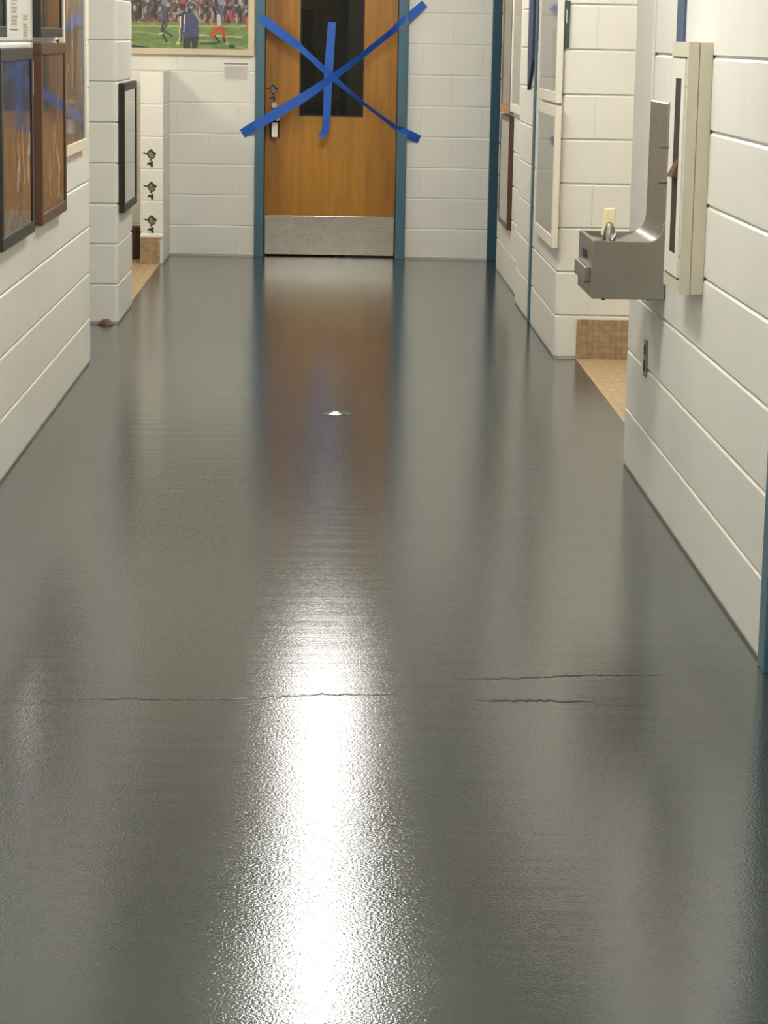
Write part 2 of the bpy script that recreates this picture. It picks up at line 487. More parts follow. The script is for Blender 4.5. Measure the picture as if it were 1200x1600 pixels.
# wavy ridges where two pours of the floor coating meet
def ridge(name, pts, w, h):
    bm = bmesh.new()
    rows = []
    for i in range(len(pts) - 1):
        a, b = Vector(pts[i]), Vector(pts[i + 1])
        for k in range(14):
            t = k / 14
            p = a.lerp(b, t)
            s = min(1, 6 * min((i + t) / (len(pts) - 1), 1 - (i + t) / (len(pts) - 1)) + 0.05)
            j = random.uniform(-0.006, 0.006)
            rows.append([bm.verts.new((p.x, p.y + j + o * w * s, z * h * s * random.uniform(0.6, 1.2) if z else 0.0)) for o, z in ((-1, 0), (-0.3, 1), (0.3, 0.9), (1, 0))])
    for a, b in zip(rows, rows[1:]):
        for k in range(3):
            bm.faces.new((a[k], a[k + 1], b[k + 1], b[k]))
        bm.faces.new((a[3], a[0], b[0], b[3]))
    bm.faces.new(rows[0]); bm.faces.new(rows[-1][::-1])
    return struct(finish(bm, name, MT['floor'], smooth=True))
ridge('trim_2', [(-0.62, 5.24), (-0.4, 5.25), (-0.2, 5.26), (0.0, 5.31), (0.18, 5.305)], 0.008, 0.0010)
ridge('trim_3', [(0.30, 5.45), (0.47, 5.48), (0.62, 5.51), (0.82, 5.52)], 0.012, 0.0009)
ridge('trim_4', [(0.34, 5.27), (0.48, 5.28), (0.62, 5.275)], 0.012, 0.002)

b = bmesh.new()
rows_ = [[b.verts.new((0.04 + 0.075 * r_ * math.cos(2 * math.pi * i / 36), 9.50 + 0.065 * r_ * math.sin(2 * math.pi * i / 36), 0.0095 * (1 - r_ * r_) ** 2)) for i in range(36)] for r_ in np.linspace(1, 0.05, 14)]
for p_, q_ in zip(rows_, rows_[1:]):
    for i in range(36):
        b.faces.new((p_[i], p_[(i + 1) % 36], q_[(i + 1) % 36], q_[i]))
b.faces.new(rows_[-1]); b.faces.new(rows_[0][::-1])
struct(finish(b, 'trim_11', MT['floor'], smooth=True))

# ------------------------------------------------------------------ far door
fr = bmesh.new()
add_box(fr, (-0.497, 16.375, 0), (-0.437, 16.56, 2.13))
add_box(fr, (0.447, 16.375, 0), (0.510, 16.56, 2.13))
add_box(fr, (-0.497, 16.375, 2.07), (0.510, 16.56, 2.13))
add_box(fr, (-0.437, 16.52, 0), (-0.424, 16.57, 2.07))
add_box(fr, (0.437, 16.52, 0), (0.447, 16.57, 2.07))
struct(finish(fr, 'trim_5', MT['teal'], bevel=0.003), 'teal steel frame around the oak door at the corridor end', 'door frame')

door = bpy.data.objects.new('door_1', None); COL.objects.link(door); door.location = (0, 16.4900, 0.012)
struct(door, 'oak door at the corridor end crossed by blue tape', 'door')
dl, dr, db, dt = -0.433, 0.443, 0.012, 2.065
wl, wr, wb, wt = -0.207, 0.222, 0.935, 1.86
d = bmesh.new()
for a, b in (((dl, db), (wl, dt)), ((wr, db), (dr, dt)), ((wl, db), (wr, wb)), ((wl, wt), (wr, dt))):
    add_box(d, (a[0], 16.4750, a[1]), (b[0], 16.5190, b[1]))
bmesh.ops.remove_doubles(d, verts=d.verts, dist=1e-5)
finish(d, 'door_panel', MT['oak'], door)
b = bmesh.new()
for a, c in (((wl, wb), (wl + 0.010, wt)), ((wr - 0.010, wb), (wr, wt)), ((wl, wb), (wr, wb + 0.010)), ((wl, wt - 0.010), (wr, wt))):
    add_box(b, (a[0], 16.4770, a[1]), (c[0], 16.5160, c[1]))
finish(b, 'glazing_bead', MT['darkgrey'], door)
box('glass_pane', (wl + 0.008, 16.4940, wb + 0.008), (wr - 0.008, 16.5000, wt - 0.008), MT['doorglass'], door)
kp = box('kick_plate', (dl + 0.004, 16.4720, 0.0125), (dr - 0.003, 16.4755, 0.272), MT['kick'], door, bevel=0.001)
s = bmesh.new()
for x in np.linspace(dl + 0.03, dr - 0.03, 6):
    for z in (0.033, 0.262):
        cyl(s, (x, 16.4724, z), (x, 16.4705, z), 0.004, 0.003, 10)
finish(s, 'screw_row', MT['steelscrew'], door)
h = bmesh.new()
add_box(h, (-0.402, 16.4680, 0.79), (-0.336, 16.4760, 0.93))
hp = finish(h, 'lock_plate', MT['darkgrey'], door, bevel=0.004)
h = bmesh.new()
cyl(h, (-0.372, 16.4760, 1.003), (-0.372, 16.4550, 1.003), 0.021, 0.018, 20)
finish(h, 'lock_cylinder', MT['chrome'], door)
h = bmesh.new()
cyl(h, (-0.350, 16.4680, 0.915), (-0.350, 16.4300, 0.915), 0.013, 0.013, 16)
cyl(h, (-0.352, 16.4350, 0.915), (-0.405, 16.4350, 0.905), 0.010, 0.008, 14)
finish(h, 'lever_handle', MT['chrome'], door)
box('handle_tag', (-0.388, 16.4220, 0.795), (-0.348, 16.4300, 0.892), MT['paper'], door, bevel=0.002)

# dim room on the other side of the door glass
block_wall('wall_beyond_back', [(-1.6, 20.0, 0), (1.6, 20.0, 0), (1.6, 20.2, 0), (-1.6, 20.2, 0)], CEIL, MT['roomwall'], foot=False)
struct(box('wall_beyond_left', (-1.7, 16.6, 0), (-1.5, 20.0, CEIL), MT['roomwall']))
struct(box('wall_beyond_right', (1.5, 16.6, 0), (1.7, 20.0, CEIL), MT['roompale']))
struct(box('floor_beyond', (-1.7, 16.6, -0.12), (1.7, 20.2, 0.0), MT['darkgrey']))
p = bmesh.new(); add_box(p, (0.07, 18.9, 0), (0.13, 19.0, CEIL))
struct(finish(p, 'trim_6', MT['navy_teal']))
struct(box('wall_beyond_partition', (0.13, 18.92, 0), (1.5, 18.98, CEIL), MT['roompale']))
tag(box('filing_cabinet', (-0.28, 18.2, 0), (-0.12, 18.7, 1.66), MT['darkgrey'], bevel=0.01), 'dark upright cabinet behind the far door glass', 'cabinet')
dc = thing('desk_counter', 'low dark counter behind the lower part of the door glass', 'counter', (0, 18, 0))
box('counter_body', (-0.9, 17.7, 0), (0.05, 18.1, 0.98), MT['darkgrey'], dc, bevel=0.01)
box('counter_top', (-0.93, 17.67, 0.98), (0.06, 18.13, 1.01), MT['rubber'], dc, bevel=0.004)

# ------------------------------------------------------------------ blue tape over the door
def ribbon(name, pts, label, group=None):
    """pts: (x, y, z, width, twist) along the tape"""
    bm = bmesh.new(); rows = []
    V = [Vector(p[:3]) for p in pts]
    fine = []
    for i in range(len(pts) - 1):
        for k in range(8):
            t = k / 8
            fine.append([pts[i][j] * (1 - t) + pts[i + 1][j] * t for j in range(5)])
    fine.append(list(pts[-1]))
    for i, q in enumerate(fine):
        p = Vector(q[:3])
        a = Vector(fine[max(0, i - 1)][:3]); b = Vector(fine[min(len(fine) - 1, i + 1)][:3])
        t = (b - a).normalized(); n = Vector((0, -1, 0))
        s = t.cross(n).normalized()
        s = Matrix.Rotation(q[4], 3, t) @ s
        nn = s.cross(t).normalized() * 0.0007
        w = q[3] / 2
        rows.append([bm.verts.new(p + s * w + nn), bm.verts.new(p - s * w + nn), bm.verts.new(p - s * w - nn), bm.verts.new(p + s * w - nn)])
    for a, b in zip(rows, rows[1:]):
        for k in range(4):
            bm.faces.new((a[k], a[(k + 1) % 4], b[(k + 1) % 4], b[k]))
    bm.faces.new(rows[0]); bm.faces.new(rows[-1][::-1])
    return tag(finish(bm, name, MT['tape']), label, 'tape', group)
G = 'blue tape strips over the door'
ribbon('tape_strip', [(-0.472, 16.373, 1.578, 0.060, 0), (-0.425, 16.372, 1.545, 0.062, 0), (-0.30, 16.371, 1.455, 0.060, 0.1), (-0.215, 16.370, 1.395, 0.052, 0.2), (-0.20, 16.370, 1.382, 0.040, 0.0), (-0.10, 16.369, 1.295, 0.040, 0.3), (0.0, 16.369, 1.205, 0.045, 0.4), (0.10, 16.369, 1.125, 0.040, 0.7), (0.20, 16.370, 1.045, 0.045, 1.05), (0.34, 16.371, 0.945, 0.045, 1.05), (0.44, 16.372, 0.873, 0.05, 0.9), (0.475, 16.373, 0.850, 0.06, 0.2), (0.52, 16.376, 0.832, 0.058, 0), (0.598, 16.408, 0.797, 0.056, 0)],
       'blue tape running down from upper left of the door to lower right', G)
ribbon('tape_strip', [(-0.583, 16.4085, 0.815, 0.062, 0), (-0.50, 16.374, 0.868, 0.062, 0), (-0.20, 16.367, 1.047, 0.062, 0), (-0.02, 16.366, 1.170, 0.052, 0.3), (0.183, 16.367, 1.322, 0.048, 0.7), (0.40, 16.370, 1.500, 0.05, 0.7), (0.46, 16.373, 1.552, 0.055, 0.3), (0.515, 16.377, 1.600, 0.052, 0), (0.615, 16.4085, 1.686, 0.055, 0)],
       'blue tape running up from lower left of the door to upper right', G)
ribbon('tape_strip', [(0.004, 16.374, 1.555, 0.052, 0), (-0.004, 16.373, 1.42, 0.055, 0), (-0.013, 16.3725, 1.25, 0.058, 0), (-0.018, 16.3725, 1.10, 0.052, 0), (-0.022, 16.376, 0.92, 0.050, 0), (-0.030, 16.385, 0.845, 0.046, 0.1), (-0.046, 16.393, 0.822, 0.042, 0.2), (-0.070, 16.398, 0.806, 0.034, 0.3)],
       'short upright blue tape hanging from the crossing on the door', G)

# ------------------------------------------------------------------ jambs on the right
def jamb(name, a, b, label, mat):
    return struct(box(name, a, b, mat, bevel=0.004), label, 'door frame')
jamb('trim_7', (1.066, 16.34, 0), (1.20, 16.409, 2.2), 'dark teal door jamb in the far right corner', MT['navy_teal'])
struct(box('door_2', (1.20, 15.8, 0.0), (1.25, 16.409, 2.2), MT['bluedoor']), 'shut door in the recess at the far right corner', 'door')
jamb('trim_8', (1.052, 12.68, 0), (1.066, 12.76, 2.2), 'narrow blue door frame edge on the right wall between the pictures', MT['teal'])
jamb('trim_9', (1.040, 5.54, 0), (1.20, 5.625, 2.2), 'teal door jamb at the right edge near the camera', MT['teal'])
jamb('trim_10', (1.040, 4.475, 0), (1.20, 4.56, 2.2), 'teal door jamb nearer the camera on the right', MT['teal'])
struct(box('door_3', (1.15, 4.56, 0.0), (1.20, 5.54, 2.2), MT['bluedoor']), 'slate blue door in the right wall near the camera', 'door')
struct(box('wall_right_far_top', (1.09, 15.8, 2.2), (1.6, 16.41, CEIL), MT['block']))
struct(box('wall_right_top', (1.051, 4.48, 2.2), (1.251, 5.62, CEIL), MT['block']))

# ------------------------------------------------------------------ printed pictures
def vnoise(w, h, cw, ch):
    cx, cy = max(2, int(cw)), max(2, int(ch))
    g = rng.random((cy + 1, cx + 1))
    ys = np.linspace(0, cy - 1e-6, h); xs = np.linspace(0, cx - 1e-6, w)
    yi = ys.astype(int); xi = xs.astype(int); fy = (ys - yi)[:, None]; fx = (xs - xi)[None, :]
    fy = fy * fy * (3 - 2 * fy); fx = fx * fx * (3 - 2 * fx)
    a = g[yi][:, xi]; b2 = g[yi][:, xi + 1]; c = g[yi + 1][:, xi]; d2 = g[yi + 1][:, xi + 1]
    return a * (1 - fy) * (1 - fx) + b2 * (1 - fy) * fx + c * fy * (1 - fx) + d2 * fy * fx

class Canvas:
    """paints a printed image; u runs left to right and v bottom to top, both 0..1"""
    def __init__(s, w, h, rgb):
        s.w, s.h = w, h
        s.a = np.zeros((h, w, 3)) + np.array(rgb, float)
        s.u, s.v = np.meshgrid(np.linspace(0, 1, w), np.linspace(0, 1, h))
    def put(s, mask, rgb, al=1.0):
        k = (mask * al)[..., None] if mask.dtype != bool else mask[..., None] * al
        s.a = s.a * (1 - k) + np.array(rgb, float) * k
    def poly(s, pts, rgb, al=1.0):
        ins = np.zeros_like(s.u, bool)
        n = len(pts)
        for i in range(n):
            x0, y0 = pts[i]; x1, y1 = pts[(i + 1) % n]
            if y0 == y1: continue
            c = ((s.v > min(y0, y1)) & (s.v <= max(y0, y1)) & (s.u < (x1 - x0) * (s.v - y0) / (y1 - y0) + x0))
            ins ^= c
        s.put(ins, rgb, al)
    def rect(s, u0, v0, u1, v1, rgb, al=1.0):
        s.put((s.u >= u0) & (s.u <= u1) & (s.v >= v0) & (s.v <= v1), rgb, al)
    def ell(s, u, v, ru, rv, rgb, al=1.0):
        s.put(((s.u - u) / ru) ** 2 + ((s.v - v) / rv) ** 2 <= 1, rgb, al)
    def line(s, pts, wd, rgb, asp=1.0, al=1.0):
        for (x0, y0), (x1, y1) in zip(pts, pts[1:]):
            dx, dy = (x1 - x0) * asp, y1 - y0
            t = np.clip((((s.u - x0) * asp) * dx + (s.v - y0) * dy) / (dx * dx + dy * dy + 1e-9), 0, 1)
            dd = np.hypot((s.u - x0) * asp - t * dx, s.v - y0 - t * dy)
            s.put(dd <= wd / 2, rgb, al)
    def grain(s, amt, cw, ch, mask=None):
        n = (vnoise(s.w, s.h, cw, ch) - 0.5) * 2 * amt
        s.a = np.clip(s.a + n[..., None] * (1 if mask is None else mask[..., None]), 0, 255)

def print_mesh(name, cv, corner, du, dv, parent):
    """corner = lower left as seen; du, dv = edge vectors of the flat print"""
    w, h = cv.w, cv.h
    corner, du, dv = Vector(corner), Vector(du), Vector(dv)
    uu = np.linspace(0, 1, w); vv = np.linspace(0, 1, h)
    C = np.array(corner)[None, None, :] + uu[None, :, None] * np.array(du) + vv[:, None, None] * np.array(dv)
    C = C.reshape(-1, 3)
    idx = np.arange(w * h).reshape(h, w)
    fc = np.stack([idx[:-1, :-1], idx[:-1, 1:], idx[1:, 1:], idx[1:, :-1]], -1).reshape(-1, 4)
    me = bpy.data.meshes.new(name)
    me.from_pydata(C.tolist(), [], fc.tolist())
    at = me.color_attributes.new('ink', 'FLOAT_COLOR', 'POINT')
    s = np.clip(cv.a / 255, 0, 1)
    l = np.where(s <= 0.04045, s / 12.92, ((s + 0.055) / 1.055) ** 2.4)
    at.data.foreach_set('color', np.concatenate([l, np.ones((h, w, 1))], -1).reshape(-1).astype(np.float32))
    me.update()
    return link(name, me, MT['print'], parent)

def framed(side, wall, y0, y1, z0, z1, fw, depth, fmat, cv, label, cat='picture', group=None, glass=True, inset=0.008):
    """picture hung flat on a wall. side 'L' / 'R' hang on the corridor walls and use y0..y1; 'F' hangs on the far wall and uses them as x0..x1"""
    def P(a, dpt, z):
        return {'L': (wall + dpt, a, z), 'R': (wall - dpt, a, z), 'F': (a, wall - dpt, z)}[side]
    root = thing('framed_picture', label, cat, P((y0 + y1) / 2, 0, z0), group)
    bm = bmesh.new()
    for a, b in (((y0, z0), (y1, z0 + fw)), ((y0, z1 - fw), (y1, z1)), ((y0, z0 + fw), (y0 + fw, z1 - fw)), ((y1 - fw, z0 + fw), (y1, z1 - fw))):
        add_box(bm, P(a[0], 0.0, a[1]), P(b[0], depth, b[1]))
    finish(bm, 'frame', fmat, root, bevel=0.0025)
    a, b = P(y0 + fw * 0.5, 0.001, z0 + fw * 0.5), P(y1 - fw * 0.5, depth - inset - 0.002, z1 - fw * 0.5)
    box('backing_board', a, b, MT['paper'], root)
    # print: u runs left to right as the viewer sees it
    lo, hi = y0 + fw * 0.9, y1 - fw * 0.9
    if side == 'R':
        st, en = P(hi, depth - inset, z0 + fw * 0.9), P(lo, depth - inset, z0 + fw * 0.9)
    else:
        st, en = P(lo, depth - inset, z0 + fw * 0.9), P(hi, depth - inset, z0 + fw * 0.9)
    print_mesh('print', cv, st, Vector(en) - Vector(st), (0, 0, z1 - z0 - 1.8 * fw), root)
    if glass:
        a, b = P(y0 + fw * 0.95, depth - inset + 0.002, z0 + fw * 0.95), P(y1 - fw * 0.95, depth - inset + 0.0035, z1 - fw * 0.95)
        box('glass_pane', a, b, MT['acrylic' if side == 'L' else 'glass'], root)
    return root

def action_shot(kind):
    """muted sports photo: dark top and brown lower half painted as the reflected far door, pale streaks of players"""
    cv = Canvas(90, 90, (58, 54, 54))
    base = {'near': ((86, 82, 88), (136, 108, 82)), 'mid': ((88, 84, 86), (140, 110, 82)), 'far': ((150, 136, 122), (140, 120, 100)), 'plain': ((104, 78, 48), (92, 68, 42))}[kind]
    cv.put(cv.v > -1, base[1])
    cv.put(np.clip((cv.v - 0.5) * 6, 0, 1), base[0])  # upper tone painted in for the door window mirrored in the pane
    cv.grain(16, 9, 7)
    r = random.Random({'near': 3, 'mid': 5, 'far': 8, 'plain': 9}[kind])
    if kind != 'plain':
        for k in range(16):
            u = r.uniform(0.05, 0.95); v = r.uniform(0.0, 0.6); h = r.uniform(0.06, 0.22)
            c = r.choice([(214, 188, 160), (176, 130, 92), (226, 220, 210), (88, 84, 84), (60, 58, 60)])
            cv.line([(u, v), (u + r.uniform(-0.06, 0.06), v + h), (u + r.uniform(-0.08, 0.08), v + 1.7 * h)], r.uniform(0.02, 0.05), c, 1.0, 0.85)
        for k in range(40):
            cv.ell(r.uniform(0.02, 0.98), r.uniform(0.0, 0.16), 0.02, 0.025, (176, 164, 148), 0.4)
    if kind == 'far':
        cv.rect(0.7, 0.35, 1, 1, (150, 148, 140), 0.7)
        cv.line([(0.3, 0.9), (0.36, 0.7)], 0.05, (184, 176, 168), 1.0, 0.7)
    cv.grain(12, 45, 45)
    return cv

# left wall, from the camera outwards
framed('L', XL, 7.80, 8.64, 0.762, 1.402, 0.042, 0.03, MT['black'], action_shot('near'), 'black framed action photo, nearest large frame in the lower row on the left wall')
framed('L', XL, 8.885, 9.71, 0.764, 1.416, 0.040, 0.03, MT['brown'], action_shot('mid'), 'brown wood framed action photo on the left wall beside the black frame')
framed('L', XL, 9.715, 10.62, 0.967, 1.90, 0.044, 0.022, MT['cream'], action_shot('far'), 'cream framed tall action photo at the far end of the left wall')
framed('L', XL, 8.88, 9.59, 1.437, 2.0, 0.034, 0.03, MT['black'], action_shot('plain'), 'black framed brown photo above the brown frame on the left wall')
cvg = Canvas(60, 60, (38, 62, 44)); cvg.grain(14, 12, 12); cvg.ell(0.5, 0.3, 0.3, 0.2, (92, 112, 96)); cvg.grain(10, 30, 30)
framed('L', XL, 7.25, 7.955, 1.437, 2.0, 0.034, 0.03, MT['black'], cvg, 'black framed green photo cut by the left edge, above the large black frame')

def text_card(w, h, rows, base=(232, 226, 212), ink=(150, 146, 138), seedv=1):
    cv = Canvas(w, h, base)
    r = random.Random(seedv)
    for (v0, v1, n) in rows:
        for k in range(n):
            vv = v1 - (v1 - v0) * (k + 0.5) / n
            cv.rect(0.10, vv - (v1 - v0) / n * 0.28, 0.90 - r.random() * 0.2, vv + (v1 - v0) / n * 0.28, ink)
    return cv

def card(name, side, wall, y0, y1, z0, z1, cv, label, group=None):
    def P(a, dpt, z):
        return {'L': (wall + dpt, a, z), 'R': (wall - dpt, a, z), 'F': (a, wall - dpt, z)}[side]
    root = thing(name, label, 'paper label', P((y0 + y1) / 2, 0, z0), group)
    box('card', P(y0, 0.0, z0), P(y1, 0.0025, z1), MT['paper'], root)
    st, en = (P(y1, 0.003, z0), P(y0, 0.003, z0)) if side == 'R' else (P(y0, 0.003, z0), P(y1, 0.003, z0))
    print_mesh('print', cv, st, Vector(en) - Vector(st), (0, 0, z1 - z0), root)
    return root
card('paper_label', 'L', XL, 8.25, 8.45, 1.462, 1.70, text_card(24, 60, [(0.04, 0.96, 16)], (222, 216, 203), (158, 152, 143)), 'long printed paper label right of the green photo at upper left')
card('paper_label', 'L', XL, 8.57, 8.735, 1.432, 1.517, text_card(24, 40, [(0.04, 0.62, 7), (0.72, 0.95, 2)], (226, 220, 206), (152, 146, 138), 2), 'small printed paper label left of the upper brown photo')
card('paper_label', 'L', XL, 8.70, 8.875, 1.232, 1.352, text_card(24, 40, [(0.04, 0.5, 6), (0.55, 0.7, 2)], (226, 220, 206), (160, 154, 146), 3), 'narrow paper label on the wall between black and brown frames')

# white sheet behind glass on the pier; its lines paint in reflected wall joints
cvw = Canvas(50, 60, (206, 203, 196)); cvw.grain(5, 6, 6)
cvw.rect(0.3, 0.3, 0.85, 0.305, (150, 148, 140)); cvw.rect(0.3, 0.8, 0.85, 0.805, (150, 148, 140))
framed('L', XL, 12.44, 13.25, 0.560, 1.210, 0.040, 0.03, MT['black'], cvw, 'black framed pale sheet on the white block pier at left')

# right wall: far bay
cvp = Canvas(50, 60, (206, 202, 194)); cvp.grain(5, 6, 6); cvp.rect(0.1, 0.28, 0.9, 0.29, (172, 168, 160)); cvp.rect(0.1, 0.62, 0.9, 0.63, (172, 168, 160))  # ruled lines painted in for wall joints mirrored in the glass
framed('R', 1.09, 14.55, 15.33, 0.345, 1.012, 0.032, 0.028, MT['brown'], cvp, 'brown framed pale sheet, lower picture by the far right corner', inset=0.006)
cvt = Canvas(50, 60, (128, 110, 82)); cvt.grain(14, 8, 8); cvt.put(cv_m := (cvt.v < 0.35), (104, 86, 66), 0.6); cvt.grain(8, 25, 25)
hf = framed('R', 1.09, 14.60, 15.38, 1.030, 1.95, 0.046, 0.026, MT['greybrown'], cvt, 'brown photo with honey light painted on the bottom rail above the brown framed sheet at far right')
box('lit_bottom_rail', (1.0625, 14.602, 1.028), (1.066, 15.378, 1.072), MT['honey'], hf, bevel=0.001)  # overlay painting in the light that this rail of the frame catches
cvs = Canvas(40, 60, (184, 174, 152)); cvs.grain(5, 6, 10)
framed('R', 1.09, 13.80, 14.56, 1.045, 1.95, 0.050, 0.026, MT['whiteframe'], cvs, 'white framed beige sheet beside the step in the right wall')
# right wall: near bay
cvu = Canvas(60, 90, (176, 170, 160)); cvu.grain(5, 8, 8)
cvu.poly([(0.62, 0.42), (0.95, 0.44), (0.95, 0.02), (0.78, 0.02), (0.72, 0.28)], (112, 106, 98), 0.8)
framed('R', 1.062, 11.29, 12.33, 1.178, 1.95, 0.050, 0.028, MT['whiteframe'], cvu, 'white framed sheet, upper one of the pair at the block corner')
cvl = Canvas(60, 60, (168, 163, 154)); cvl.grain(5, 8, 8)
cvl.rect(0.08, 0.40, 0.95, 0.41, (140, 136, 126)); cvl.rect(0.4, 0.12, 0.75, 0.40, (178, 172, 164))  # thin line painted as a reflected wall joint
framed('R', 1.062, 11.27, 12.32, 0.515, 1.166, 0.052, 0.028, MT['whiteframe'], cvl, 'white framed grey sheet, lower one at the block corner')

# hanging banner and small signs on the right wall
bm = bmesh.new()
prism(bm, [(12.82, 2.1), (13.12, 2.1), (13.12, 1.42), (13.08, 1.20), (12.95, 1.27), (12.82, 1.36)], 0, 1.044, 1.0625)
tag(finish(bm, 'wall_banner', plain('dark_blue_cloth', (54, 66, 92), 0.8, noise=0.2)), 'dark blue pointed banner on the right wall beside the blue frame edge', 'banner')
sg = thing('wall_sign', 'small teal sign with white specks at the block corner edge', 'sign', (1.075, 11.30, 1.43))
box('sign_plate', (1.064, 11.292, 1.428), (1.088, 11.312, 1.64), plain('teal_sign', (54, 78, 82), 0.5, noise=0.2), sg, bevel=0.001)
box('sign_text', (1.071, 11.2915, 1.54), (1.0745, 11.2925, 1.60), MT['paper'], sg)
tag(box('wall_sign', (1.056, 12.45, 1.455), (1.0625, 12.62, 1.61), plain('teal_sign_plain', (66, 96, 108), 0.5, noise=0.1), bevel=0.001), 'narrow teal sign left of the upper white frame on the right wall', 'sign')
tag(box('wall_strip', (1.043, 7.325, 1.44), (1.0515, 7.475, 2.2), MT['bluestrip'], bevel=0.002), 'slate blue upright strip on the right wall above the white cabinet', 'strip')

# ------------------------------------------------------------------ big sports picture on the far wall
def field_picture():
    W, Hh = 300, 200
    cv = Canvas(W, Hh, (92, 84, 86))
    # image spans x -1.66..-0.545 and z 1.366..2.10 ; helper from metres
    X0, X1, Z0, Z1 = -1.66, -0.545, 1.366, 2.10
    def q(px, py):      # picture grid: 1 unit = 1/237 m measured from the lower right corner
        return ((-0.545 - (389 - px) / 237 - X0) / (X1 - X0), ((77 - py) / 237) / (Z1 - Z0))
    asp = (X1 - X0) / (Z1 - Z0)
    # crowd
    r = random.Random(11)
    cols = [(60, 58, 66), (46, 44, 50), (130, 122, 122), (168, 160, 158), (96, 66, 64), (78, 72, 84), (40, 40, 46), (150, 120, 106), (120, 60, 60), (186, 180, 178)]
    for k in range(2600):
        u, v = r.random(), r.uniform(0.22, 1.0)
        c = r.choice(cols); cv.ell(u, v, 0.006 + 0.004 * r.random(), 0.013 + 0.008 * r.random(), c, 0.85)
    # red railing under the crowd
    cv.rect(0, q(0, 38)[1], 1, q(0, 26)[1], (152, 84, 76), 0.45)
    for k in range(90):
        u = r.random(); cv.ell(u, r.uniform(q(0, 34)[1], q(0, 16)[1]), 0.006, 0.03, r.choice([(44, 42, 46), (66, 62, 64), (170, 160, 156), (38, 36, 40)]), 0.9)
    for px in (192, 206, 220, 244):
        u, v = q(px, 20); cv.ell(u, v, 0.013, 0.075, (42, 40, 44)); cv.ell(u, v + 0.08, 0.008, 0.018, (60, 52, 48))
    # turf
    top = q(0, 36)[1]
    cv.put(cv.v < top, (116, 140, 82))
    cv.grain(16, 30, 60, (cv.v < top).astype(float))
    cv.rect(0, q(0, 66)[1], 1, q(0, 58)[1], (98, 124, 66), 0.5)
    for (a, b, wd, c) in (((187, 43), (392, 41), 0.010, (186, 192, 140)), ((187, 49), (260, 56), 0.012, (168, 148, 96)), ((310, 55), (378, 57), 0.012, (196, 196, 140)), ((300, 66), (330, 63), 0.010, (176, 176, 120)), ((360, 70), (392, 76), 0.008, (180, 180, 130))):
        cv.line([q(*a), q(*b)], wd, c, asp, 0.85)
    cv.poly([q(180, 68), q(240, 76), q(240, 80), q(180, 80)], (44, 42, 42))
    # running player at left in dark blue
    def L(pts, wd, c):
        cv.line([q(*p) for p in pts], wd, c, asp)
    L([(256, 14), (258, 36)], 0.045, (74, 80, 112)); L([(249, 12), (246, 24)], 0.016, (100, 92, 104)); L([(257, 36), (253, 50), (261, 66)], 0.022, (54, 56, 60)); L([(262, 38), (256, 50), (268, 56), (270, 58)], 0.018, (70, 72, 66)); cv.ell(*q(258, 5), 0.018, 0.030, (132, 132, 140)); L([(251, 54), (255, 53)], 0.015, (196, 196, 190))
    # standing figure from behind: striped sleeve and blue bib
    cv.poly([q(283, 30), q(289, 21), q(302, 22), q(310, 32), q(311, 60), q(287, 62)], (66, 74, 112))
    L([(285, 28), (282, 64)], 0.030, (52, 48, 48)); L([(283, 28), (281, 64)], 0.010, (226, 222, 214)); L([(289, 24), (288, 50)], 0.008, (220, 216, 210))
    L([(292, 22), (277, 27)], 0.014, (44, 38, 38)); cv.poly([q(287, 60), q(311, 58), q(309, 78), q(287, 78)], (58, 54, 52)); L([(299, 66), (299, 78)], 0.010, (150, 140, 128))
    cv.ell(*q(286, 13), 0.022, 0.034, (66, 50, 42)); cv.ell(*q(286, 3), 0.016, 0.030, (182, 70, 84)); cv.ell(*q(279, 68), 0.010, 0.018, (208, 200, 120))
    # player at right in red trousers
    L([(345, 12), (343, 42)], 0.046, (92, 96, 122)); L([(342, 26), (343, 42)], 0.036, (190, 184, 184)); L([(344, 44), (332, 52), (331, 54)], 0.036, (204, 74, 50)); L([(349, 44), (350, 60)], 0.026, (190, 66, 48)); L([(336, 56), (344, 66)], 0.016, (60, 44, 42)); L([(350, 60), (352, 65)], 0.018, (48, 44, 42)); cv.ell(*q(346, 4), 0.018, 0.030, (146, 146, 156)); cv.poly([q(312, 67), q(344, 66), q(336, 70), q(312, 70)], (50, 74, 38))
    # fallen shadow, far red shirts
    cv.ell(*q(363, 72), 0.02, 0.018, (54, 66, 50)); cv.ell(*q(355, 67), 0.012, 0.014, (150, 168, 140))
    L([(360, 20), (361, 30)], 0.034, (180, 64, 66)); L([(386, 28), (388, 46)], 0.022, (196, 96, 84)); L([(330, 32), (332, 40)], 0.02, (196, 130, 100))
    cv.grain(9, 150, 100)
    return cv
framed('F', YF, -1.70, -0.508, 1.326, 2.14, 0.040, 0.03, MT['tanframe'], field_picture(), 'large tan framed photo of a field game on the far wall left of the door')
cvn = text_card(60, 44, [(0.06, 0.76, 7)], (226, 222, 213), (186, 180, 178), 5)
cvn.rect(0.04, 0.06, 0.96, 0.78, (190, 185, 184), 0.75); cvn.rect(0.02, 0.88, 0.98, 0.95, (128, 122, 116))
card('paper_notice', 'F', YF, -0.712, -0.546, 1.165, 1.283, cvn, 'small printed notice on the far wall below the large photo')

